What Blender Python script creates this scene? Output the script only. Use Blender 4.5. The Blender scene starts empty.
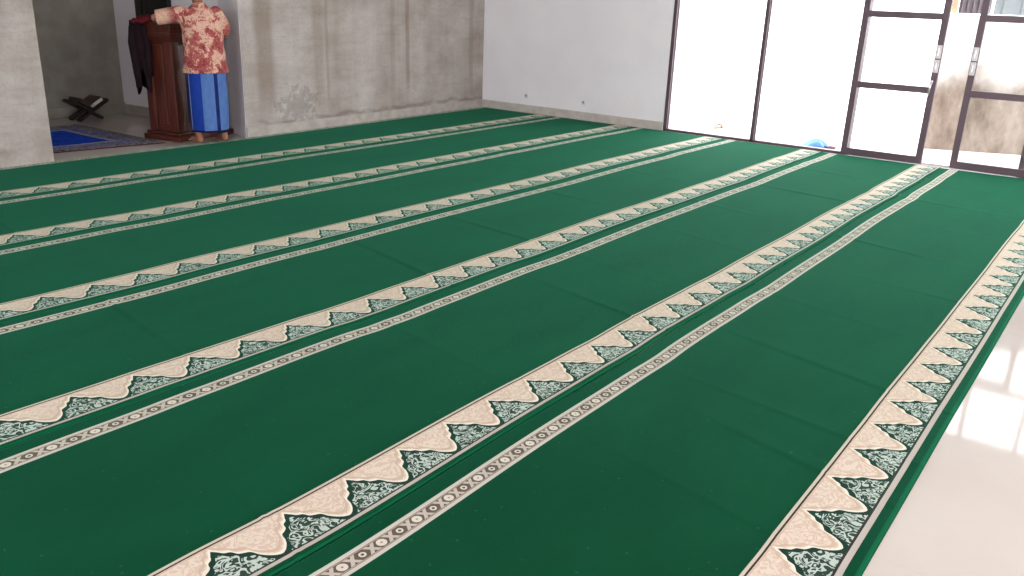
import bpy, bmesh, math, random
from mathutils import Vector, Matrix
random.seed(7)
PI = math.pi
scn = bpy.context.scene
COL = scn.collection
R = math.radians

# ------------------------------------------------------------------ helpers
def lin(r, g, b):
    f = lambda c: (c/255/12.92) if c/255 <= .04045 else ((c/255+.055)/1.055)**2.4
    return (f(r), f(g), f(b), 1)

class MB:
    """collects shapes in one bmesh"""
    def __init__(s): s.bm = bmesh.new()
    def box(s, a, b, M=None):
        (x0, y0, z0), (x1, y1, z1) = a, b
        P = [(x0,y0,z0),(x1,y0,z0),(x1,y1,z0),(x0,y1,z0),(x0,y0,z1),(x1,y0,z1),(x1,y1,z1),(x0,y1,z1)]
        v = [s.bm.verts.new((M @ Vector(p)) if M else p) for p in P]
        for f in ((0,3,2,1),(4,5,6,7),(0,1,5,4),(1,2,6,5),(2,3,7,6),(3,0,4,7)):
            s.bm.faces.new([v[i] for i in f])
        return s
    def prism(s, poly, z0, z1):
        a = [s.bm.verts.new((x, y, z0)) for x, y in poly]
        b = [s.bm.verts.new((x, y, z1)) for x, y in poly]
        s.bm.faces.new(a[::-1]); s.bm.faces.new(b)
        n = len(poly)
        for i in range(n):
            s.bm.faces.new((a[i], a[(i+1) % n], b[(i+1) % n], b[i]))
        return s
    def loft(s, rings, cap=True, closed=True):
        L = [[s.bm.verts.new(p) for p in r] for r in rings]
        n = len(L[0])
        for a, b in zip(L, L[1:]):
            for i in range(n if closed else n-1):
                j = (i+1) % n
                s.bm.faces.new((a[i], a[j], b[j], b[i]))
        if cap:
            s.bm.faces.new(L[0][::-1]); s.bm.faces.new(L[-1])
        return s
    def tube(s, pts, rad, seg=10):
        pts = [Vector(p) for p in pts]
        rad = rad if isinstance(rad, (list, tuple)) else [rad]*len(pts)
        rings = []
        ref = Vector((0, 0, 1))
        if abs((pts[-1]-pts[0]).normalized().z) > .9: ref = Vector((0, 1, 0))
        for i, p in enumerate(pts):
            t = (pts[min(i+1, len(pts)-1)]-pts[max(i-1, 0)]).normalized()
            u = t.cross(ref).normalized(); w = t.cross(u)
            rings.append([p+(u*math.cos(2*PI*k/seg)+w*math.sin(2*PI*k/seg))*rad[i] for k in range(seg)])
        return s.loft(rings)
    def ellipsoid(s, c, r, M=None, u=20, v=14):
        m = Matrix.Translation(c) @ (M or Matrix()) @ Matrix.Diagonal((r[0], r[1], r[2], 1))
        bmesh.ops.create_uvsphere(s.bm, u_segments=u, v_segments=v, radius=1, matrix=m)
        return s
    def capsule(s, a, b, ra, rb, seg=14):
        a, b = Vector(a), Vector(b); d = (b-a); t = d.normalized()
        ref = Vector((0, 0, 1)) if abs(t.z) < .9 else Vector((0, 1, 0))
        u = t.cross(ref).normalized(); w = t.cross(u)
        rings = []
        for k in range(1, 5):
            q = PI/2*(1-k/4.0)
            rings.append((a-t*ra*math.sin(q), ra*max(math.cos(q), .05)))
        for k in range(0, 5):
            q = PI/2*k/4.0
            rings.append((b+t*rb*math.sin(q), rb*max(math.cos(q), .05)))
        return s.loft([[c+(u*math.cos(2*PI*i/seg)+w*math.sin(2*PI*i/seg))*r for i in range(seg)] for c, r in rings])
    def build(s, name, mat, parent=None, smooth=False, bevel=0, kind=None, loc=None):
        bmesh.ops.recalc_face_normals(s.bm, faces=s.bm.faces[:])
        me = bpy.data.meshes.new(name); s.bm.to_mesh(me); s.bm.free()
        return link(name, me, mat, parent, smooth, bevel, kind, loc)

def link(name, me, mat, parent=None, smooth=False, bevel=0, kind=None, loc=None):
    o = bpy.data.objects.new(name, me); COL.objects.link(o)
    if mat: me.materials.append(mat)
    if parent: o.parent = parent
    if loc: o.location = loc
    if kind: o['kind'] = kind
    if smooth:
        me.polygons.foreach_set('use_smooth', [True]*len(me.polygons))
    if bevel:
        md = o.modifiers.new('bevel', 'BEVEL'); md.width = bevel; md.segments = 2
        md.limit_method = 'ANGLE'; md.angle_limit = R(40)
    return o

def fuse(mb, voxel, smooth=4, deform=None):
    """voxel-fuses overlapping closed shapes into ONE continuous surface"""
    bmesh.ops.recalc_face_normals(mb.bm, faces=mb.bm.faces[:])
    me = bpy.data.meshes.new('tmp'); mb.bm.to_mesh(me); mb.bm.free()
    o = bpy.data.objects.new('tmp', me); COL.objects.link(o)
    md = o.modifiers.new('r', 'REMESH'); md.mode = 'VOXEL'; md.voxel_size = voxel
    dg = bpy.context.evaluated_depsgraph_get(); dg.update()
    m2 = bpy.data.meshes.new_from_object(o.evaluated_get(dg))
    bpy.data.objects.remove(o); bpy.data.meshes.remove(me)
    bm = bmesh.new(); bm.from_mesh(m2)
    for _ in range(smooth):
        bmesh.ops.smooth_vert(bm, verts=bm.verts[:], factor=.5, use_axis_x=True, use_axis_y=True, use_axis_z=True)
    if deform:
        for v in bm.verts: v.co = deform(v.co.copy())
    bm.to_mesh(m2); bm.free()
    m2.materials.clear()
    return m2

def empty(name, loc=(0,0,0), rz=0):
    o = bpy.data.objects.new(name, None); COL.objects.link(o)
    o.location = loc; o.rotation_euler = (0, 0, rz); o.empty_display_size = .1
    return o
def tag(o, label, cat, group=None):
    o['label'] = label; o['category'] = cat
    if group: o['group'] = group
    return o

# ------------------------------------------------------------------ node helper
class V:
    def __init__(s, g, k): s.g, s.k = g, k
    def _o(s, op, *a): return s.g.math(op, s, *a)
    def __add__(s, b): return s._o('ADD', b)
    def __radd__(s, b): return s._o('ADD', b)
    def __sub__(s, b): return s._o('SUBTRACT', b)
    def __rsub__(s, b): return s.g.math('SUBTRACT', b, s)
    def __mul__(s, b): return s._o('MULTIPLY', b)
    def __rmul__(s, b): return s._o('MULTIPLY', b)
    def __truediv__(s, b): return s._o('DIVIDE', b)
    def __gt__(s, b): return s._o('GREATER_THAN', b)
    def __lt__(s, b): return s._o('LESS_THAN', b)
    def frac(s): return s._o('FRACT')
    def abs(s): return s._o('ABSOLUTE')
    def sin(s): return s._o('SINE')
    def min(s, b): return s._o('MINIMUM', b)
    def max(s, b): return s._o('MAXIMUM', b)
class G:
    def __init__(s, name):
        s.m = bpy.data.materials.new(name); s.m.use_nodes = True
        s.t = s.m.node_tree; s.n = s.t.nodes; s.b = s.n['Principled BSDF']
    def inp(s, sock, v):
        if isinstance(v, V): s.t.links.new(v.k, sock)
        else: sock.default_value = v
    def math(s, op, *a):
        nd = s.n.new('ShaderNodeMath'); nd.operation = op
        for i, x in enumerate(a): s.inp(nd.inputs[i], x)
        return V(s, nd.outputs[0])
    def uv(s, name=None):
        if name:
            nd = s.n.new('ShaderNodeUVMap'); nd.uv_map = name; return V(s, nd.outputs[0])
        return V(s, s.n.new('ShaderNodeTexCoord').outputs['UV'])
    def obj(s): return V(s, s.n.new('ShaderNodeTexCoord').outputs['Object'])
    def pos(s): return V(s, s.n.new('ShaderNodeNewGeometry').outputs['Position'])
    def xyz(s, v):
        nd = s.n.new('ShaderNodeSeparateXYZ'); s.inp(nd.inputs[0], v)
        return [V(s, o) for o in nd.outputs]
    def vec(s, x, y, z=0.0):
        nd = s.n.new('ShaderNodeCombineXYZ')
        for i, c in enumerate((x, y, z)): s.inp(nd.inputs[i], c)
        return V(s, nd.outputs[0])
    def noise(s, v, scale, detail=2, rough=.5, dist=0.0):
        nd = s.n.new('ShaderNodeTexNoise'); s.inp(nd.inputs['Vector'], v)
        nd.inputs['Scale'].default_value = scale; nd.inputs['Detail'].default_value = detail
        nd.inputs['Roughness'].default_value = rough; nd.inputs['Distortion'].default_value = dist
        return V(s, nd.outputs[0])
    def voronoi(s, v, scale, feature='F1'):
        nd = s.n.new('ShaderNodeTexVoronoi'); s.inp(nd.inputs['Vector'], v); nd.feature = feature
        nd.inputs['Scale'].default_value = scale
        return V(s, nd.outputs[0])
    def scale(s, v, k):
        nd = s.n.new('ShaderNodeVectorMath'); nd.operation = 'MULTIPLY'; s.inp(nd.inputs[0], v)
        nd.inputs[1].default_value = k
        return V(s, nd.outputs[0])
    def step(s, v, a, b):
        nd = s.n.new('ShaderNodeMapRange'); nd.interpolation_type = 'SMOOTHSTEP'
        s.inp(nd.inputs[0], v); nd.inputs[1].default_value = a; nd.inputs[2].default_value = b
        return V(s, nd.outputs[0])
    def mix(s, f, a, b):
        nd = s.n.new('ShaderNodeMix'); nd.data_type = 'RGBA'
        s.inp(nd.inputs[0], f); s.inp(nd.inputs[6], a); s.inp(nd.inputs[7], b)
        return V(s, nd.outputs[2])
    def ramp(s, v, pts, interp='LINEAR'):
        nd = s.n.new('ShaderNodeValToRGB'); nd.color_ramp.interpolation = interp
        e = nd.color_ramp.elements
        while len(e) < len(pts): e.new(.5)
        for k, (p, c) in zip(e, pts): k.position = p; k.color = c
        s.inp(nd.inputs[0], v); return V(s, nd.outputs[0])
    def curve(s, v, pts):
        nd = s.n.new('ShaderNodeFloatCurve'); c = nd.mapping.curves[0]
        while len(c.points) < len(pts): c.points.new(.5, .5)
        for p, q in zip(c.points, pts): p.location = q; p.handle_type = 'AUTO_CLAMPED'
        nd.mapping.update(); s.inp(nd.inputs['Value'], v); return V(s, nd.outputs[0])
    def band(s, v, a, b): return (v > a)*(v < b)
    def bump(s, h, strength=.3, dist=.01):
        nd = s.n.new('ShaderNodeBump'); nd.inputs['Strength'].default_value = strength
        nd.inputs['Distance'].default_value = dist; s.inp(nd.inputs['Height'], h)
        s.t.links.new(nd.outputs[0], s.b.inputs['Normal'])
    def col(s, c): s.inp(s.b.inputs['Base Color'], c)
    def set(s, **k):
        for a, v in k.items(): s.inp(s.b.inputs[a.replace('_', ' ')], v)
        return s

def plain(name, c, rough=.6, metal=0.0, spec=.5, var=0.0, vs=20):
    g = G(name); g.set(Roughness=rough, Metallic=metal)
    g.b.inputs['Specular IOR Level'].default_value = spec
    if var:
        n = g.noise(g.obj(), vs, 4)
        d = tuple(x*(1-var) for x in c[:3])+(1,); l = tuple(min(1, x*(1+var)) for x in c[:3])+(1,)
        g.col(g.mix(g.step(n, .3, .7), d, l))
    else: g.col(c)
    return g.m

# ------------------------------------------------------------------ materials
def mat_carpet():
    g = G('prayer_carpet')
    u, t, _ = g.xyz(g.uv('near')); u2, w, _ = g.xyz(g.uv('far'))
    P = g.vec(u, t)
    pile = g.noise(P, 420, 2); patch = g.noise(g.scale(P, (.6, 1.6, 1)), 1.7, 3)
    green = g.mix(g.step(patch, .3, .72), (.0010, .036, .0130, 1), (.0018, .049, .0180, 1))
    green = g.mix(pile*.35, green, (.0008, .022, .0080, 1))
    dust = g.step(g.noise(P, 60, 0), .815, .84)
    green = g.mix(dust*.12, green, (.16, .28, .2, 1))
    # the mountain band
    s = (u/.252).frac()
    s = s.min(1.0-s)
    hgt = g.curve(s, [(0,1),(.05,.885),(.085,.79),(.14,.735),(.18,.60),(.225,.55),(.28,.50),(.325,.32),(.40,.15),(.46,.075),(.5,.055),(1,.055)])*.160
    vb = .198 - t
    edge = hgt - vb
    nz = g.noise(P, 26, 1, .5, 1.6)
    curl = (nz*27.0).sin()
    scroll = g.step(curl, -.30, .30)
    dark = (.010, .022, .016, 1)
    mtn = g.mix(scroll, (.028, .036, .030, 1), (.46, .495, .455, 1))
    nz2 = g.noise(P, 24, 1, .5, 1.8)
    curl2 = (nz2*22.0).sin()
    peach = g.mix(g.step(curl2, -.5, .5), (.58, .425, .35, 1), (.67, .535, .455, 1))
    rim = g.band(edge, -.034, -.020)
    peach = g.mix(g.band(t, .018, .0225)+rim, peach, (.53, .375, .29, 1))
    peach = g.mix(g.band(edge, -.012, 0.0), peach, (.74, .64, .56, 1))
    zone = g.mix(edge > 0.0, peach, g.mix(edge > .023, dark, mtn))
    line = (.035, .016, .020, 1)
    green = g.mix(g.band(t, .238, .2445), green, (.0030, .074, .030, 1))   # stitched edge
    c = g.mix(g.band(t, .0, .219), green, (.52, .43, .36, 1))
    c = g.mix(g.band(t, .010, .0165), c, line)
    c = g.mix(g.band(t, .0165, .198), c, zone)
    c = g.mix(g.band(t, .198, .2045), c, line)
    c = g.mix(g.band(t, .2045, .219), c, (.46, .39, .36, 1))
    # the narrow band
    q = (w-.040).abs()
    k = (u2/.148).frac()
    kx = (k-.5).abs()*.148           # distance from the small ring
    kf = .074-kx                     # distance from the flower
    rf = g.math('SQRT', kf*kf+q*q); rr = g.math('SQRT', kx*kx+q*q)
    motif = g.mix((rf < .0165).max(g.band(rr, .0055, .0115)), (.11, .070, .060, 1), (.62, .54, .47, 1))
    dg = (kx-.037).abs()
    cross = ((dg-q*.75).abs() < .0072)*(q < .019)
    motif = g.mix(cross, motif, (.48, .40, .35, 1))
    motif = g.mix(rf < .004, motif, (.30, .20, .16, 1))
    c = g.mix(g.band(w, 0.0, .080), c, (.50, .465, .42, 1))
    c = g.mix(g.band(q, .0205, .027), c, (.50, .42, .36, 1))
    c = g.mix(g.band(q, .0225, .0250), c, (.16, .045, .040, 1))
    c = g.mix(q < .0205, c, motif)
    g.col(c)
    g.set(Roughness=1.0); g.b.inputs['Specular IOR Level'].default_value = .04
    g.b.inputs['Sheen Weight'].default_value = .14
    g.b.inputs['Sheen Roughness'].default_value = .45
    g.inp(g.b.inputs['Sheen Tint'], (.15, .9, .55, 1))
    g.bump(pile+g.noise(P, 90, 2)*.6, .25, .004)
    return g.m

def mat_concrete():
    g = G('bare_concrete_plaster')
    p = g.pos(); x, y, z = g.xyz(p)
    flow = g.noise(g.scale(p, (2.4, 2.4, .22)), 1.0, 4, .6)       # vertical streaks
    blot = g.noise(p, 2.6, 6, .62)
    fine = g.noise(p, 38, 5, .7)
    wide = g.noise(g.scale(p, (1.0, 1.0, 2.2)), 1.6, 5, .6)
    base = g.ramp(flow*.32+blot*.34+wide*.34, [(.36, lin(146,132,122)), (.46, lin(166,155,147)), (.54, lin(178,168,162)), (.66, lin(194,186,181))])
    tro = g.noise(g.scale(p, (2., 2., 14.)), 1.5, 4, .6)
    base = g.mix(g.step(tro, .5, .72)*.25, base, lin(140,128,120))
    base = g.mix(g.step(fine, .45, .75)*.35, base, lin(140,128,116))
    # trowelled panels: long vertical joints and the brown stain beside them
    wob = g.noise(g.scale(p, (.0, .0, 3.0)), 1.0, 3)*.05
    for x0, wd, k in ((5.78, .17, .50), (6.53, .10, .22), (6.66, .035, .30), (7.75, .06, .25), (8.02, .05, .42), (9.33, .07, .30), (2.7, .15, .3), (1.2, .2, .3)):
        d = (x+wob-(x0+.025)).abs()
        base = g.mix((1.0-g.step(d, wd*.35, wd))*g.step(z, .12, .5)*k, base, lin(118,98,80))
    # the rising damp line over the foot
    zz = z+g.noise(g.scale(p, (3., 3., 0.)), 1.0, 4)*.20
    line = (1.0-g.step((zz-.235).abs(), .0, .045))*g.step(g.noise(p, 3., 3), .3, .6)
    base = g.mix(line*.55, base, lin(108,98,92))
    # peeling damp patch
    dx = (x-6.2)*2.5; dz = (z-.24)*2.9
    rad = g.math('SQRT', dx*dx+dz*dz)+(g.noise(p, 11, 5, .7)-.5)*3.2
    base = g.mix((1.0-g.step(rad, .40, .75))*.42, base, lin(116,106,102))
    g.col(base)
    g.set(Roughness=.9); g.b.inputs['Specular IOR Level'].default_value = .2
    g.bump(fine*.5+blot, .35, .02)
    return g.m

def mat_white_wall():
    g = G('white_painted_wall'); p = g.pos()
    n = g.noise(p, 1.6, 4)
    g.col(g.mix(g.step(n, .3, .7), lin(243,236,241), lin(248,242,246)))
    g.set(Roughness=.8); g.b.inputs['Specular IOR Level'].default_value = .25
    g.bump(g.noise(p, 25, 3), .06, .01)
    return g.m

def mat_tile():
    g = G('glazed_floor_tile'); p = g.pos(); x, y, z = g.xyz(p)
    fx = ((x+.07)/.60).frac(); fy = ((y+.19)/.60).frac()
    gr = ((fx-.5).abs() > .4972).max((fy-.5).abs() > .4972)
    n = g.noise(p, 1.3, 5, .6)
    c = g.mix(g.step(n, .3, .7), lin(192,180,173), lin(198,187,180))
    g.col(g.mix(gr*.45, c, lin(170,155,145)))
    g.b.inputs['Specular IOR Level'].default_value = .22
    g.inp(g.b.inputs['Roughness'], g.mix(gr, (.06,.06,.06,1), (.5,.5,.5,1)))
    g.bump(g.noise(p, 2.2, 2), .03, .01)
    return g.m

def mat_wood():
    g = G('red_brown_varnished_wood'); p = g.obj()
    n = g.noise(g.scale(p, (14, 14, 1.3)), 1.5, 5, .6, .6)
    g.col(g.ramp(n, [(.3, lin(50,20,14)), (.5, lin(80,34,23)), (.72, lin(102,50,34))]))
    g.set(Roughness=.35)
    return g.m

def mat_shirt():
    g = G('batik_cotton'); p = g.obj()
    big = g.noise(p, 7.5, 3, .55, .8); leaf = g.noise(p, 34, 3, .6, 1.2); fine = g.noise(p, 75, 2)
    m = g.step(big*.72+leaf*.36, .518, .548)
    cream = g.mix(g.step(fine, .4, .65), lin(224,184,160), lin(206,158,140))
    red = g.mix(g.step(leaf, .42, .56), lin(134,50,56), lin(176,92,88))
    x, y, z = g.xyz(p)
    m = m*g.step(x, -.36, -.26)
    c = g.mix(m, cream, red)
    vein = (g.noise(p, 26, 2, .5, 1.0)*40.0).sin()
    c = g.mix((vein > .86)*.6, c, lin(150,78,74))
    x, y, z = g.xyz(p)
    hem = g.band(z, .755, .84)*(g.voronoi(p, 42) < .22)
    c = g.mix(hem*.7, c, lin(96,52,52))
    g.col(c); g.set(Roughness=.85); g.b.inputs['Specular IOR Level'].default_value = .2
    return g.m

def mat_sarong():
    g = G('striped_sarong_cotton'); p = g.obj(); x, y, z = g.xyz(p)
    s = x*.94-y*.34                                # across the cloth as it is wrapped
    q = ((s+.215)/.43)
    B, L, N, Wt = lin(20,54,146), lin(84,116,172), lin(14,26,82), lin(132,148,180)
    c = g.ramp(q, [(0, N), (.075, Wt), (.095, B), (.36, L), (.66, N), (.745, L), (.97, N)], 'CONSTANT')
    w = g.noise(g.scale(p, (1, 1, .6)), 22, 4)
    c = g.mix(g.step(w, .35, .7)*.25, c, lin(40,72,150))
    c = g.mix(z < .136, c, lin(20,22,62))
    g.col(c); g.set(Roughness=.8); g.b.inputs['Specular IOR Level'].default_value = .2
    return g.m

def mat_rug():
    g = G('woven_rug'); x, y, z = g.xyz(g.uv('rug'))   # metres from the centre, x half 0.7, y half 0.85
    p = g.vec(x, y)
    dx = .72-x.abs(); dy = .85-y.abs(); d = dx.min(dy)
    n = g.noise(p, 30, 2, .5, 1.5)
    orn = g.step((n*16.0).sin(), .1, .5)
    c = g.mix(orn, lin(38,34,54), lin(146,140,150))
    c = g.mix(g.band(d, .325, .375), c, g.mix(g.step(g.noise(p, 60, 1), .5, .62), lin(176,170,164), lin(110,112,136)))
    c = g.mix(g.band(d, .16, .325), c, g.mix(orn, lin(34,40,100), lin(140,142,170)))
    c = g.mix(d > .375, c, g.mix(g.step(g.noise(p, 12, 3), .4, .6), lin(26,60,168), lin(36,78,196)))
    c = g.mix(d < .022, c, lin(92,52,54))
    g.col(c); g.set(Roughness=1.0); g.b.inputs['Specular IOR Level'].default_value = .05
    return g.m

def mat_glass():
    m = bpy.data.materials.new('clear_pane'); m.use_nodes = True; t = m.node_tree; t.nodes.clear()
    o = t.nodes.new('ShaderNodeOutputMaterial'); mx = t.nodes.new('ShaderNodeMixShader')
    tr = t.nodes.new('ShaderNodeBsdfTransparent'); gl = t.nodes.new('ShaderNodeBsdfGlossy'); fr = t.nodes.new('ShaderNodeFresnel')
    tr.inputs[0].default_value = (.97, .98, .98, 1); gl.inputs['Roughness'].default_value = .0
    ge = t.nodes.new('ShaderNodeNewGeometry'); io = t.nodes.new('ShaderNodeMapRange')
    io.inputs[3].default_value = 1.35; io.inputs[4].default_value = 1/1.35       # going in, coming out
    t.links.new(ge.outputs['Backfacing'], io.inputs[0]); t.links.new(io.outputs[0], fr.inputs[0])
    t.links.new(fr.outputs[0], mx.inputs[0]); t.links.new(tr.outputs[0], mx.inputs[1]); t.links.new(gl.outputs[0], mx.inputs[2])
    t.links.new(mx.outputs[0], o.inputs[0])
    return m

def mat_yard_wall():
    g = G('stained_yard_wall_sunlit_top'); p = g.pos(); x, y, z = g.xyz(p)
    n = g.noise(g.scale(p, (2, 2, 1.0)), 2.2, 5, .65)
    low = g.ramp(n, [(.35, lin(114,98,86)), (.5, lin(138,122,110)), (.65, lin(158,144,133))])
    k = g.step(z+(g.noise(p, 2.5, 3)-.5)*.7, .62, 1.15)  # blend to a white top: sunlight on the upper wall put into the colour
    g.col(g.mix(k, low, lin(240,236,230))); g.set(Roughness=.9)
    return g.m

M = dict(carpet=mat_carpet(), concrete=mat_concrete(), white=mat_white_wall(), tile=mat_tile(), wood=mat_wood(),
         shirt=mat_shirt(), sarong=mat_sarong(), rug=mat_rug(), glass=mat_glass(), yard=mat_yard_wall(),
         frame=plain('brown_aluminium', lin(94,74,82), .42, .1),
         skirt=plain('bare_plaster_skirting', lin(196,186,180), .85, var=.10, vs=9),
         skirtc=plain('cement_skirting', lin(172,162,155), .9, var=.12, vs=9),
         nichef=plain('niche_cement', lin(150,142,132), .9, var=.16, vs=4),
         plate=plain('paper_covered_lock', lin(222,214,216), .5, var=.04, vs=60),
         metal=plain('brushed_handle', lin(190,186,190), .25, .9),
         skin=plain('brown_skin', lin(146,98,74), .55, var=.06, vs=14),
         hair=plain('black_hair', lin(20,17,16), .6),
         eye=plain('eye_white', lin(225,220,212), .3),
         black=plain('dark_jacket_cloth', lin(36,24,28), .9, spec=.1, var=.2, vs=12),
         maroon=plain('maroon_cloth', lin(100,22,36), .85, spec=.2, var=.15, vs=18),
         darkglass=plain('dark_window_glass', lin(14,15,20), .12),
         darkframe=plain('dark_window_frame', lin(40,30,30), .45),
         rehal=plain('dark_carved_wood', lin(46,33,27), .5, var=.2, vs=30),
         page=plain('book_pages', lin(214,208,198), .8),
         cover=plain('brown_book_cover', lin(74,54,42), .5),
         porch=plain('porch_tile', lin(238,234,230), .5, var=.02, vs=2),
         bagblue=plain('blue_plastic', lin(96,148,206), .4, var=.1, vs=14),
         bagred=plain('dull_red_plastic', lin(120,70,84), .5),
         sole=plain('tan_rubber', lin(150,118,96), .7), strap=plain('brown_strap', lin(110,76,62), .6),
         sheetdark=plain('dark_metal_sheet', lin(104,94,98), .6), sheetpale=plain('pale_metal_sheet', lin(104,110,112), .6),
         post=plain('tan_timber', lin(196,160,130), .8, var=.1), ceil=plain('ceiling_board', lin(232,228,222), .8),
         socket=plain('grey_socket', lin(228,222,226), .7), socketdark=plain('socket_hole', lin(160,156,162), .8))

# ------------------------------------------------------------------ the room
XR, H = 9.62, 3.3                 # white door wall, ceiling height
XL, YF = -3.2, -3.4               # wall behind and to the left, wall to the right of the photographer
MB().box((XL-.2, YF-.2, -.1), (XR+.16, 10.3, 0)).build('floor', M['tile'], kind='structure')
MB().box((XL-.2, YF-.2, H), (XR+.2, 10.3, H+.1)).build('ceiling', M['ceil'], kind='structure')

b = MB()   # bare concrete wall with the imam's niche
b.prism([(XL, 7.56), (3.48, 7.54), (3.48, 7.96), (XL, 7.96)], 0, H)
b.prism([(5.48, 7.56), (XR+.05, 7.73), (XR+.05, 8.16), (5.64, 8.12)], 0, H)
b.box((3.48, 7.56, 2.6), (5.60, 7.96, H))
b.build('wall_back', M['concrete'], kind='structure')
MB().prism([(5.478, 7.563), (5.4825, 7.5605), (5.645, 8.122), (5.637, 8.124)], 0, 2.6).build('trim_1', M['white'], kind='structure')
MB().box((3.2, 10.0, 0), (5.66, 10.15, 2.7)).build('wall_niche_back', M['nichef'], kind='structure')
MB().box((3.2, 7.96, 0), (3.3, 10.0, 2.7)).build('wall_niche_left', M['white'], kind='structure')
MB().prism([(5.66, 8.13), (5.80, 8.13), (5.80, 10.15), (5.52, 10.15)], 0, 2.7).build('wall_niche_right', M['white'], kind='structure')
MB().box((3.2, 7.9, 2.6), (5.8, 10.15, 2.7)).build('ceiling_niche', M['ceil'], kind='structure')
MB().prism([(5.485, 7.545), (XR, 7.714), (XR, 7.745), (5.485, 7.562)], 0, .105).build('baseboard_back', M['skirtc'], kind='structure', bevel=.004)
MB().box((3.3, 9.975, 0), (5.66, 10.0, .125)).build('baseboard_niche_back', M['nichef'], kind='structure', bevel=.004)
MB().prism([(5.645, 8.135), (5.66, 8.135), (5.532, 9.975), (5.514, 9.975)], 0, .11).build('baseboard_niche_right', M['skirtc'], kind='structure', bevel=.004)

DY0, DY1, DH = 4.85, -3.2, 2.95   # opening for the glass front
b = MB()
b.box((XR, DY0, 0), (XR+.16, 8.2, H)); b.box((XR, YF-.2, DH), (XR+.16, DY0, H)); b.box((XR, YF-.2, 0), (XR+.16, DY1, DH))
b.build('wall_right', M['white'], kind='structure')
MB().box((XR-.014, DY0, 0), (XR+.001, 7.72, .105)).build('baseboard_right', M['skirt'], kind='structure', bevel=.004)
b = MB()                          # wall to the photographer's left, with two wide windows
winl = [(-2.6, .6), (1.6, 5.6)]
b.box((XL-.15, YF-.2, 2.85), (XL, 7.96, H)); b.box((XL-.15, YF-.2, 0), (XL, 7.96, .35))
ys = [YF-.2]+[v for w in winl for v in w]+[7.96]
for i in range(0, len(ys), 2): b.box((XL-.15, ys[i], .35), (XL, ys[i+1], 2.85))
b.build('wall_left', M['white'], kind='structure')
for i, (a, c) in enumerate(winl):
    f = MB()
    for y in (a, (a+c)/2-.03, c-.06): f.box((XL-.11, y, .35), (XL-.05, y+.06, 2.85))
    for z in (.35, 2.0, 2.79): f.box((XL-.105, a, z), (XL-.055, c, z+.06))
    o = f.build('window_%d' % (i+11), M['frame'], kind='structure')
    MB().box((XL-.083, a+.02, .37), (XL-.077, c-.02, 2.83)).build('pane', M['glass'], o)
b = MB()                          # wall to the photographer's right, with three wide windows
wins = [(-2.6, .2), (1.0, 3.8), (4.7, 8.4)]
b.box((XL, YF-.15, 2.85), (XR, YF, H)); b.box((XL, YF-.15, 0), (XR, YF, .35))
xs = [XL]+[v for w in wins for v in w]+[XR]
for i in range(0, len(xs), 2): b.box((xs[i], YF-.15, .35), (xs[i+1], YF, 2.85))
b.build('wall_front', M['white'], kind='structure')
for i, (a, c) in enumerate(wins):
    f = MB()
    for x in (a, (a+c)/2-.03, c-.06): f.box((x, YF-.11, .35), (x+.06, YF-.05, 2.85))
    for z in (.35, 2.0, 2.79): f.box((a, YF-.105, z), (c, YF-.055, z+.06))
    o = f.build('window_%d' % (i+3), M['frame'], kind='structure')
    MB().box((a+.02, YF-.083, .37), (c-.02, YF-.077, 2.83)).build('pane', M['glass'], o)

# dark window in the side wall of the niche
f = MB()
y0, y1, z0, z1 = 8.93, 9.575, .95, 2.05
WM = Matrix.Translation((5.66, 8.13, 0)) @ Matrix.Rotation(math.atan2(.14, 2.02), 4, 'Z') @ Matrix.Translation((-5.66, -8.13, 0))
f.box((5.645, y1-.10, z0), (5.67, y1, z1), WM); f.box((5.645, y0, z0), (5.67, y0+.06, z1), WM)
f.box((5.645, y0, z0), (5.67, y1, z0+.07), WM); f.box((5.645, y0, z1-.07), (5.67, y1, z1), WM); f.box((5.648, 9.40, z0), (5.67, 9.43, z1), WM)
o = f.build('window_6', M['darkframe'], kind='structure', bevel=.003)
MB().box((5.656, y0+.03, z0+.03), (5.665, y1-.05, z1-.03), WM).build('pane', M['darkglass'], o)

# ------------------------------------------------------------------ glass front
FX0, FX1 = XR+.005, XR+.085
def bay(name, ya, yb, za=.0, zb=2.2, transom=True):
    """one fixed bay of the glass front: ya > yb"""
    f = MB()
    f.box((FX0, yb, za), (FX1, ya, za+.028))
    f.box((FX0+.03, ya-.03, za), (FX0+.05, ya-.018, zb)); f.box((FX0+.03, yb+.018, za), (FX0+.05, yb+.03, zb))
    o = f.build(name, M['frame'], kind='structure')
    MB().box((FX0+.037, yb+.02, za+.02), (FX0+.042, ya-.02, zb)).build('pane', M['glass'], o)
    return o
posts = [4.825, 3.70, 2.62, .94, -.22, -1.27, -2.32, -3.18]
f = MB()
for y in posts: f.box((FX0, y-.022, 0), (FX1, y+.022, DH))
for z in (2.22, DH-.06): f.box((FX0+.002, DY1, z), (FX1-.002, DY0, z+.06))
for y in (4.22, 3.14, 2.03, 1.70, 1.27, .40, -.75, -1.8): f.box((FX0+.01, y-.018, 2.25), (FX1-.01, y+.018, DH-.03))
o = f.build('trim_2', M['frame'], kind='structure', bevel=.003)
MB().box((FX0+.037, DY1, 2.27), (FX0+.042, DY0, DH-.05)).build('pane', M['glass'], o)
bay('window_1', 4.825, 3.70); bay('window_2', 3.70, 2.62)
for k, (a, c) in enumerate(zip(posts[3:-1], posts[4:])): bay('window_%d' % (k+7), a, c)
# door sill strip between the posts
MB().box((FX0, .94, 0), (FX1, 2.62, .012)).build('trim_3', M['metal'], kind='structure')

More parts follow.
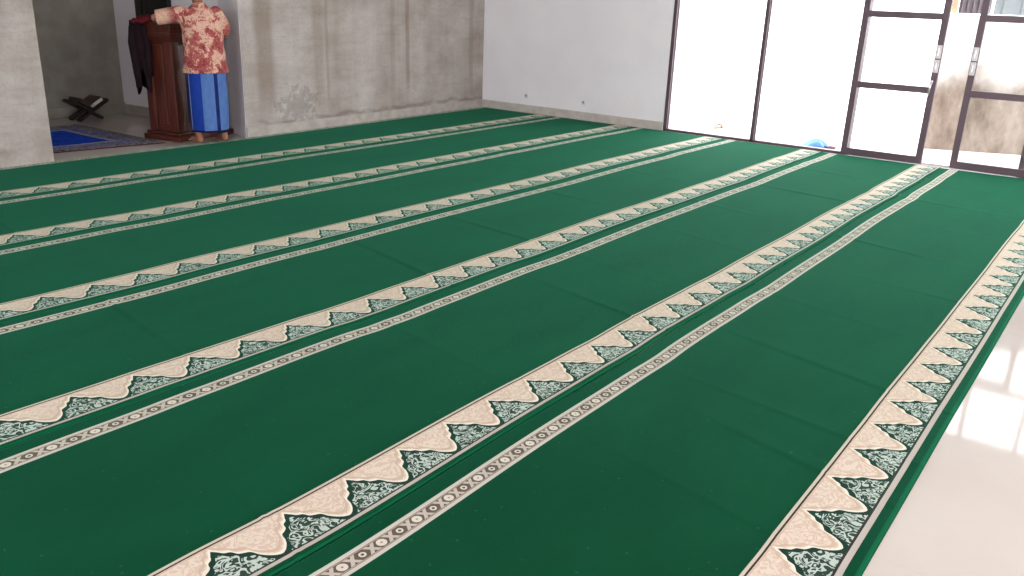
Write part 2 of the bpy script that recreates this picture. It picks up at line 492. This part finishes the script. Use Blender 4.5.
def leaf(name, ya, yb, meet, pull):
    """sliding door leaf from ya (left) to yb; meet = Y side of the meeting stile"""
    x0, x1 = FX0-.052, FX0-.006
    W = .062
    f = MB()
    f.box((x0, ya-W, .014), (x1, ya, 2.2)); f.box((x0, yb, .014), (x1, yb+W, 2.2))
    f.box((x0+.002, yb, .014), (x1-.002, ya, .085)); f.box((x0+.002, yb, 2.13), (x1-.002, ya, 2.2))
    for z in (.725, 1.44): f.box((x0+.004, yb+.03, z), (x1-.004, ya-.03, z+.065))
    d = f.build(name, M['frame'], kind='structure', bevel=.003)
    MB().box((x0+.02, yb+.04, .06), (x0+.025, ya-.04, 2.15)).build('pane', M['glass'], d)
    yc = yb+W/2 if meet == 'low' else ya-W/2
    for za, zb in ((1.072, 1.20), (.935, 1.06)):
        g = MB().box((x0-.007, yc-.024, za), (x0+.002, yc+.024, zb)); p = g.build('lock_plate', M['plate'], d, bevel=.002)
        MB().box((x0-.009, yc-.006, za+.03), (x0-.006, yc+.006, zb-.03)).build('latch', M['metal'], p)
    if pull:
        MB().tube([(x0, yc, .86), (x0-.03, yc+.006, .85), (x0-.045, yc+.014, .785), (x0-.03, yc+.02, .72), (x0, yc+.02, .70)], .010, 8).build('handle', M['metal'], d, smooth=True)
    return d
leaf('door_1', 2.66, 1.835, 'low', True)
leaf('door_2', 1.565, .58, 'high', False)

# ------------------------------------------------------------------ outside
MB().box((XR+.16, -12, -.12), (40, 30, -.02)).build('porch_floor', M['porch'], kind='structure')
# the yard wall runs away from the glass front, stained at its foot, with sunlight painted white above
b = MB(); b.prism([(10.98, 2.12), (11.75, .40), (14.2, -5), (14.4, -4.9), (11.95, .46), (11.16, 2.2)], -.02, 1.50)
b.build('wall_yard', M['yard'], kind='structure')
def sheet(name, mat, p, q, z0, z1, pitch, label):  # a ribbed sheet from p to q
    p, q = Vector(p), Vector(q); L = (q-p).length
    Mx = Matrix.Translation((p.x, p.y, 0)) @ Matrix.Rotation(math.atan2(q.y-p.y, q.x-p.x), 4, 'Z')
    b = MB().box((0, 0, z0), (L, .008, z1), Mx)
    k = pitch*.5
    while k < L-.03:                                # raised ribs toward the porch
        b.loft([[Mx @ Vector(v) for v in ((k-.016, .001, z), (k-.008, -.022, z), (k+.008, -.022, z), (k+.016, .001, z))] for z in (z0, z1)])
        k += pitch
    o = b.build(name, mat); tag(o, label, 'metal sheet'); return o
sheet('metal_sheet', M['sheetdark'], (11.105, 2.045), (11.26, 1.74), 1.51, 2.5, .06, 'dark grey metal sheet standing on the yard wall beside the tan post')
sheet('metal_sheet', M['sheetpale'], (11.275, 1.715), (12.6, -1.26), 1.51, 2.5, .19, 'pale grey ribbed metal sheet standing on the yard wall behind the right door')
o = MB().box((11.055, 2.055, 1.505), (11.11, 2.11, 2.5)).build('timber_post', M['post'], bevel=.004)
tag(o, 'tan timber post standing on the end of the yard wall outside', 'post')

# sandal outside the first bay
t = empty('sandal', (10.55, 4.51, -.02), R(-100)); tag(t, 'tan sandal left outside the leftmost glass bay', 'sandal')
ring = lambda z: [(.045*math.sin(a)*(1.0 if math.cos(a) > 0 else .85), .12*math.cos(a), z) for a in [2*PI*i/24 for i in range(24)]]
MB().loft([ring(0), ring(.022)]).build('sole', M['sole'], t, bevel=.004)
MB().tube([(-.044, -.01, .02), (-.032, .02, .042), (0, .045, .05), (.032, .02, .042), (.044, -.01, .02)], .011, 8).build('strap', M['strap'], t, smooth=True)

# blue plastic bag beside the second bay
def sack(name, mat, parent, rx, ry, h, seed, peak):
    rings = []
    rnd = random.Random(seed); ph = [rnd.random()*6 for _ in range(4)]
    for k in range(9):
        s = k/8; r = (1-s**2.2)*.94+.06
        rings.append([((rx*r*(1+.10*math.sin(3*a+ph[0]+s*2)+.06*math.sin(7*a+ph[1])))*math.cos(a)+peak*s*s,
                       (ry*r*(1+.10*math.sin(4*a+ph[2]-s)))*math.sin(a), h*s*(1+.05*math.sin(5*a+ph[3]))) for a in [2*PI*i/36 for i in range(36)]])
    return MB().loft(rings).build(name, mat, parent, smooth=True)
t = empty('plastic_bag', (9.93, 3.05, -.02), R(80)); tag(t, 'crumpled blue plastic bag outside the second glass bay', 'bag')
sack('bag_body', M['bagblue'], t, .165, .10, .115, 3, -.02)
b = MB(); b.loft([[(.04+.05*s+.008*math.cos(a), .02+.008*math.sin(a), .075+.03*s) for a in [2*PI*i/8 for i in range(8)]] for s in (0, .3, .6, 1)])
b.build('knot', M['bagblue'], t, smooth=True)
t = empty('plastic_tub', (9.90, 2.865, -.02)); tag(t, 'low dull red plastic tub outside, beside the blue bag', 'tub')
rg = lambda r, z: [(r*math.cos(a)*.75, r*math.sin(a), z) for a in [2*PI*i/28 for i in range(28)]]
MB().loft([rg(.05, 0), rg(.06, .04), rg(.056, .04), rg(.046, .006)]).build('tub_body', M['bagred'], t, smooth=False)
MB().loft([rg(.056, .038), rg(.066, .04), rg(.066, .046), rg(.056, .046)], cap=False).build('rim', M['bagred'], t)

# sockets low on the white wall
for y, lab in ((6.95, 'small grey wall socket low on the white wall, nearer the concrete corner'), (6.02, 'small grey wall socket low on the white wall, nearer the glass front')):
    t = empty('wall_socket', (XR, y, .225)); tag(t, lab, 'socket', 'sockets on the white wall')
    MB().tube([(.001, 0, 0), (-.014, 0, 0)], [.034, .030], 18).build('face_plate', M['socket'], t, bevel=.003)
    MB().tube([(-.010, 0, .004), (-.018, 0, .004)], [.017, .017], 14).build('socket_hole', M['socketdark'], t)

# ------------------------------------------------------------------ carpets
T = [.636, 1.866, 3.072, 4.258, 5.473, 6.672]
PEAK = [2.421, 1.366, 1.340, 1.786, 2.198, 2.913]      # where one mountain of each strip stands
PITCH = [.251, .2481, .2525, .2553, .2560, .2560]
near = [T[0]-.268]+[v-.246 for v in T[1:]]
far = near[1:]+[7.535]
labels = ['green prayer carpet strip lying along the bare white floor tiles',
          'second green prayer carpet strip counting from the white tiles',
          'third green prayer carpet strip counting from the white tiles',
          'fourth green prayer carpet strip counting from the white tiles',
          '',
          'green prayer carpet strip lying along the foot of the concrete wall']
labels[4] = 'fifth green prayer carpet strip, next to the one along the concrete wall'
ends = [9.57, 9.575, 9.58, 9.585, 9.56, 9.555]
CX0 = -1.2
rnd = random.Random(11)
kinks = []
for k in range(7):
    kinks.append([(rnd.uniform(.5, 9), rnd.uniform(-.012, .012), rnd.uniform(.08, .3)) for _ in range(9)]+[(rnd.uniform(0, 6), 0, 0)])
def seam(k, u):
    if k == 0: base = .004
    else: base = .006
    ph = kinks[k][-1][0]
    y = base*math.sin(u*1.7+ph)+base*.5*math.sin(u*4.3+ph*2)
    for u0, a, w in kinks[k][:-1]: y += a*math.exp(-((u-u0)/w)**2)
    if k == 0: y *= .35
    if k == 6: y = (.033*(u-5.485)+.006 if u > 5.485 else .003*(u-3.5))+.002*math.sin(u*3)
    return y
crease_at = {0: [2.30, 2.78, 3.05, 3.62, 4.30, 5.05, 5.83, 6.7, 7.6, 8.4], 1: [1.4, 2.6, 3.65, 4.2, 5.2, 6.1, 7.2, 8.3],
             2: [1.9, 3.45, 4.4, 5.6, 6.9, 7.4, 8.6], 3: [1.75, 3.0, 4.9, 6.3, 7.9], 4: [2.3, 4.2, 6.6, 8.4], 5: [3.2, 5.7, 7.5]}
for k in range(6):
    u0, u1 = CX0, ends[k]
    nu = int((u1-u0)/.016); W = far[k]-near[k]-.004
    vs = [0, .003, .008, .016, .03]+[.03+(W-.04)*i/28 for i in range(1, 29)]+[W-.004, W]
    cr = [(c, rnd.uniform(.0016, .0052) if k < 3 else rnd.uniform(.0008, .0035), rnd.uniform(.007, .013), rnd.uniform(.12, .26), rnd.uniform(0, 1), rnd.uniform(.35, .7)) for c in crease_at[k]]
    ph = [rnd.uniform(0, 6) for _ in range(6)]
    bm = bmesh.new(); L1 = bm.loops.layers.uv.new('near'); L2 = bm.loops.layers.uv.new('far')
    grid = []; uvs = {}
    shift = -PEAK[k]
    for i in range(nu+1):
        u = u0+(u1-u0)*i/nu; row = []
        s0, s1 = seam(k, u), seam(k+1, u)
        endf = min(1, (u1-u)/.03, (u-u0)/.03)
        for j, v in enumerate(vs):
            q = v/W
            y = near[k]+v+s0*(1-q)+s1*q
            z = .0085+.0008*math.sin(u*3.1+ph[0]+q*3)+.0009*math.sin(u*1.3+ph[1]-q*4)
            if k < 6: z += .0035*math.exp(-((v-.012)/.010)**2)       # the thick overlocked edge
            for c, a, w, sk, qc, qw in cr:
                d = u-(c+sk*(v-W*.5))
                if abs(d) < .12:
                    fade = math.exp(-((q-qc)/qw)**2)
                    z += a*fade*(math.exp(-(d/w)**2)+.35*math.exp(-((d-.035)/(w*2))**2))
            if j == 0 or j == len(vs)-1: z = .0015
            elif j == 1: z = z*.75
            z = .0015+(z-.0015)*max(.0, endf)
            vt = bm.verts.new((u, y, z)); row.append(vt)
            yy = near[k]+v; tt = T[k]-yy
            if k == 0 and tt > .22: tt = .22+(tt-.22)*.026/.048          # a wider selvedge on the outer strip
            uvs[vt] = (((u+shift)*.252/PITCH[k], tt), (u+shift*.6, far[k]-.075-yy if k < 5 else 7.531-yy))
        grid.append(row)
    for i in range(nu):
        for j in range(len(vs)-1):
            f = bm.faces.new((grid[i][j], grid[i+1][j], grid[i+1][j+1], grid[i][j+1])); f.smooth = True
            for lp in f.loops:
                a, c = uvs[lp.vert]; lp[L1].uv = a; lp[L2].uv = c
    me = bpy.data.meshes.new('prayer_carpet'); bm.to_mesh(me); bm.free()
    o = link('prayer_carpet', me, M['carpet']); tag(o, labels[k], 'carpet', 'green prayer carpets')

# the blue rug in the niche
bm = bmesh.new(); L = bm.loops.layers.uv.new('rug')
A, B, C, D = Vector((3.32, 7.975)), Vector((4.712, 7.79)), Vector((4.665, 9.43)), Vector((3.32, 9.43))
nx, ny = 44, 60; grid = []; uvs = {}
for i in range(nx+1):
    row = []
    for j in range(ny+1):
        s, q = i/nx, j/ny
        p = (A*(1-s)+B*s)*(1-q)+(D*(1-s)+C*s)*q
        e = min(1, min(i, nx-i, j, ny-j)/1.0)
        v = bm.verts.new((p.x, p.y, .0015+(.008+.003*math.sin(s*9+q*4)*math.sin(q*7))*e)); row.append(v)
        uvs[v] = ((s-.5)*1.44, (q-.5)*1.70)
    grid.append(row)
for i in range(nx):
    for j in range(ny):
        f = bm.faces.new((grid[i][j], grid[i+1][j], grid[i+1][j+1], grid[i][j+1])); f.smooth = True
        for lp in f.loops: lp[L].uv = uvs[lp.vert]
me = bpy.data.meshes.new('rug'); bm.to_mesh(me); bm.free()
tag(link('rug', me, M['rug']), 'blue rug with patterned navy border on the niche floor', 'rug')

# folding book stand with a closed book in the niche
t = empty('book_stand', (4.915, 9.70, 0), R(2)); tag(t, 'dark wooden folding book stand on the niche floor', 'book stand')
def plank(sgn):
    b = MB()
    d = Vector((sgn*.20, 0, .20)); n = Vector((-sgn*.707, 0, .707))
    lo, hi = Vector((-sgn*.16, 0, .012)), Vector((sgn*.20, 0, .225))
    y0, y1 = -.12, .12
    cut = [(lo, y0, y0+.05), (lo, y1-.05, y1)]
    ax = (hi-lo).normalized(); nn = Vector((-ax.z, 0, ax.x))*.015
    def seg(p, q, a, c):
        P = [p-nn, q-nn, q+nn, p+nn]
        b.loft([[(v.x, a, v.z) for v in P], [(v.x, c, v.z) for v in P]])
    mid = lo+(hi-lo)*.44
    seg(mid, hi, y0, y1)
    for a, c in (((y0, y0+.075), (y1-.075, y1)) if sgn > 0 else ((y0+.075, y1-.075), (y0+.08, y1-.08))): seg(lo, mid+ax*.012, a, c)
    return b
plank(1).build('plank', M['rehal'], t, bevel=.002); plank(-1).build('plank', M['rehal'], t, bevel=.002)
k = empty('book', (4.915, 9.70, .128), R(2)); tag(k, 'thick book lying open on the dark book stand', 'book')
for s in (1, -1):
    Mx = Matrix.Rotation(-s*R(29), 4, 'Y')
    MB().box((0 if s > 0 else -.175, -.125, .010), (.175 if s > 0 else 0, .125, .016), Mx).build('cover', M['cover'], k)
    MB().box((.004 if s > 0 else -.168, -.118, .0165), (.168 if s > 0 else -.004, .118, .052), Mx).build('page_block', M['page'] if s > 0 else M['cover'], k, bevel=.002)
    MB().box((0 if s > 0 else -.172, -.118, .052), (.172 if s > 0 else 0, .125, .058), Mx).build('cover', M['cover'], k)

# ------------------------------------------------------------------ pulpit
PR = R(12)
px, py = 5.10, 8.02
t = empty('pulpit', (px, py, 0), PR); tag(t, 'red-brown varnished wooden pulpit in front of the niche side wall', 'pulpit')
# local: front is -Y (the man stands there), x across
b = MB(); b.box((-.35, -.23, 0), (.42, .25, .055)); b.box((-.325, -.205, .055), (.345, .235, .085))
b.build('plinth', M['wood'], t, bevel=.008)
b = MB(); b.box((-.285, -.165, .085), (.305, .205, .98)); b.build('body', M['wood'], t, bevel=.004)
# side face on the left: pilasters and a raised field
for a, c in ((-.168, -.075), (.115, .208)):
    MB().box((-.300, a, .09), (-.280, c, .975)).build('pilaster', M['wood'], t, bevel=.006)
b = MB(); b.box((-.293, -.035, .16), (-.280, .075, .93)); b.build('raised_panel', M['wood'], t, bevel=.006)
for a, c in ((-.30, -.20), (.21, .318)):
    MB().box((a, -.18, .09), (c, -.160, .975)).build('pilaster', M['wood'], t, bevel=.006)
MB().box((-.14, -.173, .16), (.15, -.160, .93)).build('raised_panel', M['wood'], t, bevel=.006)
b = MB()
sec = [(-.01, .93), (.005, .935), (.010, .96), (.030, .985), (.040, 1.02), (.040, 1.045), (.028, 1.05), (.028, 1.115)]
b.loft([[(-.288-d, -.168-d, z), (.308+d, -.168-d, z), (.308+d, .208+d, z), (-.288-d, .208+d, z)] for d, z in sec])
b.build('cornice', M['wood'], t)
b = MB(); b.loft([[(-.33, -.21, z0), (.35, -.21, z0), (.35, .25, z0+dz), (-.33, .25, z0+dz)] for z0, dz in ((1.112, .0), (1.135, .012))])
b.build('top_board', M['wood'], t, bevel=.004)

# maroon cloth on the pulpit top, hanging over its left end
t = empty('folded_cloth', (4.80, 8.07, 1.12), R(12)); tag(t, 'maroon cloth lying over the left end of the pulpit top', 'cloth')
b = MB(); rings = []
for i in range(15):
    s = i/14; x = -.19+.40*s
    w = .085*(.25+.75*min(1, s*3.2))*(1-.35*max(0, s-.6)); h = .036*(.45+.55*min(1, s*3))*(1-.6*max(0, s-.5)/.5)
    zc = .045 - .02*(1-min(1, s*3)) + (.012*math.sin(i*1.9))
    rings.append([(x, w*math.cos(a)*(1+.1*math.sin(3*a+i)), zc+h*math.sin(a)*(1+.15*math.sin(2*a+i*.7))) for a in [2*PI*q/18 for q in range(18)]])
b.loft(rings).build('fold', M['maroon'], t, smooth=True)

# dark jacket hung on the pulpit's left rear corner
t = empty('jacket', (4.70, 8.125, .5), 0); t.scale = (.86, .86, 1); tag(t, 'dark jacket hanging down from the left end of the pulpit', 'jacket')
b = MB(); rings = []
NS = 44
for k in range(22):
    s = k/21                       # 0 top, 1 bottom
    z = .655-.575*s
    wx = .085+.022*min(1, s*2.2)-.025*max(0, s-.75)/.25; wy = .055+.018*s
    cx = .015+.02*s-.012*math.sin(s*4)
    r = []
    for i in range(NS):
        a = 2*PI*i/NS
        fold = 1+(.05+.16*s)*math.sin(5*a+1.2+s*1.4)+.06*math.sin(11*a+s*3)
        zz = z+(s**3)*(.11*math.sin(2*a+.6)+.04*math.sin(5*a))
        r.append((cx+wx*fold*math.cos(a), wy*fold*math.sin(a), zz))
    rings.append(r)
b.loft(rings).build('jacket_body', M['black'], t, smooth=True)
MB().tube([(-.07, -.035, .60), (-.095, -.05, .45), (-.085, -.055, .30), (-.065, -.05, .12), (-.06, -.045, .02)], [.035, .045, .042, .036, .034], 14).build('sleeve', M['black'], t, smooth=True)
MB().tube([(.05, -.055, .60), (.075, -.07, .45), (.07, -.072, .25), (.08, -.065, .12)], [.035, .042, .038, .034], 14).build('sleeve', M['black'], t, smooth=True)

# ------------------------------------------------------------------ the man
FA = R(-14)
t = empty('person', (5.035, 7.525, .012), FA); t.scale = (.93, .95, .962)
tag(t, 'person in red and cream batik shirt and blue striped sarong leaning on the pulpit', 'person')
b = MB()
for s in (-1, 1):
    x = s*.135
    b.capsule((x, -.005, .10), (s*.12, .0, .46), .036, .055); b.capsule((s*.12, 0, .46), (s*.095, 0, .82), .058, .085)
    b.capsule((x, -.045, .036), (x, -.005, .11), .034, .037)          # heel and ankle
    b.capsule((x, -.04, .034), (x+s*.012, .10, .03), .032, .036)
    b.capsule((x, -.0, .05), (x+s*.008, .08, .036), .034, .030)
    for q, (dx, ln, rr) in enumerate(((-.032, .175, .0135), (-.010, .178, .0105), (.008, .172, .0100), (.024, .163, .0095), (.038, .150, .009))):
        b.capsule((x+s*(.012+dx*.8), .09, .024), (x+s*(.016+dx), ln, .0145), rr*1.15, rr)
    # arm and hand
torso = [(.74, .150, .110, 0), (.84, .165, .120, 0), (.95, .155, .108, .0), (1.08, .165, .108, .015), (1.19, .175, .108, .03), (1.27, .165, .095, .04), (1.32, .115, .075, .05), (1.36, .058, .058, .06)]
b.loft([[(rx*math.cos(a), cy+ry*math.sin(a), z) for a in [2*PI*i/28 for i in range(28)]] for z, rx, ry, cy in torso])
b.capsule((0, .055, 1.30), (0, .095, 1.43), .056, .053)
Hc = Vector((0, .125, 1.50)); HM = Matrix.Rotation(R(-24), 4, 'X')
hp = lambda x, y, z: Hc+(HM @ Vector((x, y, z)))
b.ellipsoid(hp(0, -.008, .025), (.074, .092, .090), HM); b.ellipsoid(hp(0, .030, -.045), (.056, .066, .075), HM)
b.capsule(hp(0, .092, .005), hp(0, .112, -.030), .010, .015); b.capsule(hp(-.028, .075, .022), hp(.028, .075, .022), .014, .014)
b.ellipsoid(hp(0, .086, -.098), (.024, .016, .015), HM)
b.capsule(hp(-.020, .090, -.062), hp(.020, .090, -.062), .007, .007); b.capsule(hp(-.018, .088, -.076), hp(.018, .088, -.076), .008, .008)
for s in (-1, 1): b.ellipsoid(hp(s*.076, -.008, -.01), (.011, .022, .034), HM)
def arm(S, E, Wr, fw, up):
    """shoulder, elbow, wrist, hand direction, up of the hand"""
    S, E, Wr = Vector(S), Vector(E), Vector(Wr); fw = Vector(fw).normalized(); up = Vector(up).normalized(); sd = fw.cross(up).normalized()
    b.capsule(S, E, .050, .038); b.capsule(E, Wr, .040, .025)
    for k in range(4): b.capsule(Wr+sd*(.012*(k-1.5)), Wr+fw*.085+sd*(.0185*(k-1.5)), .013, .0115)
    for k, ln in enumerate((.068, .078, .074, .058)):
        p0 = Wr+fw*.085+sd*(.0195*(k-1.5)); p1 = p0+fw*ln*.48+up*.004; p2 = p1+fw*ln*.30-up*.008; p3 = p2+fw*ln*.24-up*.012
        b.capsule(p0, p1, .0092, .0085); b.capsule(p1, p2, .0085, .0078); b.capsule(p2, p3, .0078, .0068)
    q0 = Wr+fw*.022-sd*.022; q1 = q0+fw*.035-sd*.028; q2 = q1+fw*.034-sd*.006-up*.006
    b.capsule(q0, q1, .0125, .0105); b.capsule(q1, q2, .0105, .0085)
AL = [(-.175, .045, 1.275), (-.415, .175, 1.225), (-.24, .36, 1.212)]
AR = [(.175, .045, 1.275), (.275, .10, 1.07), (.17, .33, 1.212)]
arm(*AL, (.85, .5, -.06), (0, 0, 1)); arm(*AR, (-.6, .8, -.05), (0, 0, 1))
me = fuse(b, .0042, 3)
body = link('body', me, M['skin'], t, smooth=True)
b = MB()
b.ellipsoid(hp(0, -.018, .034), (.080, .094, .090), HM, 28, 20)
bm = b.bm
inv = (Matrix.Translation(Hc) @ HM).inverted()
kill = [v for v in bm.verts if (lambda p: p.y > .055-.0*p.z and p.z < .075 or p.z < -.03 and p.y > -.045 or p.z < -.055)(inv @ v.co)]
bmesh.ops.delete(bm, geom=kill, context='VERTS')
hr = b.build('hair', M['hair'], t, smooth=True)
md = hr.modifiers.new('thick', 'SOLIDIFY'); md.thickness = .008
for s in (-1, 1): MB().ellipsoid(hp(s*.029, .083, .008), (.013, .008, .008), HM, 14, 10).build('eye', M['eye'], t, smooth=True)

# shirt: one garment with two loose sleeves
b = MB()
sh = [(.705, .232, .158, .0), (.75, .228, .156, 0), (.82, .218, .148, 0), (.95, .208, .140, .0), (1.08, .212, .138, .012), (1.19, .222, .134, .028), (1.26, .212, .118, .038), (1.305, .165, .096, .046), (1.335, .098, .078, .054), (1.362, .072, .068, .062)]
N = 56
rings = []
for z, rx, ry, cy in sh:
    f = max(0, (1.1-z)/.45)
    rings.append([(rx*math.cos(a)*(1+.016*f*math.sin(6*a+z*3)), cy+ry*math.sin(a)*(1+.03*f*math.sin(7*a+1)), z) for a in [2*PI*i/N for i in range(N)]])
b.loft(rings)
def sleeve(S, E, ext, r0, r1):
    S, E = Vector(S), Vector(E); d = (E-S).normalized()
    b.capsule(S-d*.02, S+d*.05, r0*.8, r0)
    b.tube([S, S+(E-S)*.5, E+d*ext], [r0, (r0+r1)/2*1.02, r1], 20)
sleeve(AL[0], AL[1], -.015, .078, .074); sleeve(AR[0], AR[1], -.03, .078, .074)
def wrinkle(c):
    f = .0035*math.sin(c.z*38+c.x*16+3*math.sin(c.x*9))+.003*math.sin(c.x*44-c.z*21+2*math.sin(c.z*11))
    n = Vector((c.x, c.y-.02, 0)); n = n.normalized() if n.length > .02 else Vector((0, 0, 1))
    return c+n*f
me = fuse(b, .0085, 4, wrinkle)
shirt = link('shirt', me, M['shirt'], t, smooth=True)
b = MB()   # collar
b.loft([[(r*math.cos(a), .062+r*.93*math.sin(a)-.004*0, z+.012*math.sin(-a)) for a in [2*PI*i/32 for i in range(32)]] for r, z in ((.080, 1.335), (.074, 1.362), (.066, 1.372), (.062, 1.360))], cap=False)
b.build('collar', M['shirt'], shirt, smooth=True)
# sarong
b = MB(); rings = []
for k in range(26):
    s = k/25; z = .86-.745*s
    rx = .185+.022*math.sin(s*PI)+.008*s; ry = .128+.032*s
    rings.append([(rx*math.cos(a)*(1+.010*math.sin(5*a+s*2)+.008*s*math.sin(9*a)), ry*math.sin(a)*(1+.045*s*math.sin(6*a+.8+s)+.012*math.sin(13*a+s*5)),
                   z+.006*s*math.sin(2*a)) for a in [2*PI*i/64 for i in range(64)]])
b.loft(rings)
b.build('sarong', M['sarong'], t, smooth=True)

# ------------------------------------------------------------------ light
w = bpy.data.worlds.new('sky'); scn.world = w; w.use_nodes = True
bg = w.node_tree.nodes['Background']; bg.inputs[0].default_value = (.93, .96, 1.0, 1); bg.inputs[1].default_value = 5.0
def portal(name, loc, sx, sy, direction):
    l = bpy.data.lights.new(name, 'AREA'); l.shape = 'RECTANGLE'; l.size = sx; l.size_y = sy; l.cycles.is_portal = True
    o = bpy.data.objects.new(name, l); COL.objects.link(o); o.location = loc
    o.rotation_euler = Vector(direction).to_track_quat('-Z', 'Z').to_euler()
portal('portal_door', (XR+.2, (DY0+DY1)/2, DH/2), DY0-DY1, DH, (-1, 0, 0))
for a, c in winl: portal('portal_window', (XL-.2, (a+c)/2, 1.6), c-a, 2.5, (1, 0, 0))
for a, c in wins: portal('portal_window', ((a+c)/2, YF-.2, 1.6), c-a, 2.5, (0, 1, 0))

# ------------------------------------------------------------------ camera
FPX = 847.394558
RT = [[0.6019449575179695, -0.7977089543849947, 0.03636883573457695], [-0.2385398376515186, -0.22309170208760914, -0.9451607473402822], [0.7620767769535279, 0.5602593297336976, -0.3245742896078966]]
cam = bpy.data.cameras.new('camera'); co = bpy.data.objects.new('camera', cam); COL.objects.link(co)
r_, d_, f_ = [Vector(v) for v in RT]
m = Matrix((r_, -d_, -f_)).transposed().to_4x4(); m.translation = (0, 0, 1.5)
co.matrix_world = m
cam.sensor_fit = 'HORIZONTAL'; cam.sensor_width = 36; cam.lens = 36*FPX/1024; cam.clip_start = .05; cam.clip_end = 200
scn.camera = co

scn.view_settings.view_transform = 'Standard'; scn.view_settings.look = 'None'
scn.view_settings.gamma = 1; scn.view_settings.exposure = 0.62; scn.view_settings.use_curve_mapping = False
scn.cycles.use_denoising = True; scn.cycles.max_bounces = 10; scn.cycles.diffuse_bounces = 5; scn.cycles.transparent_max_bounces = 12
scn.cycles.sample_clamp_indirect = 8
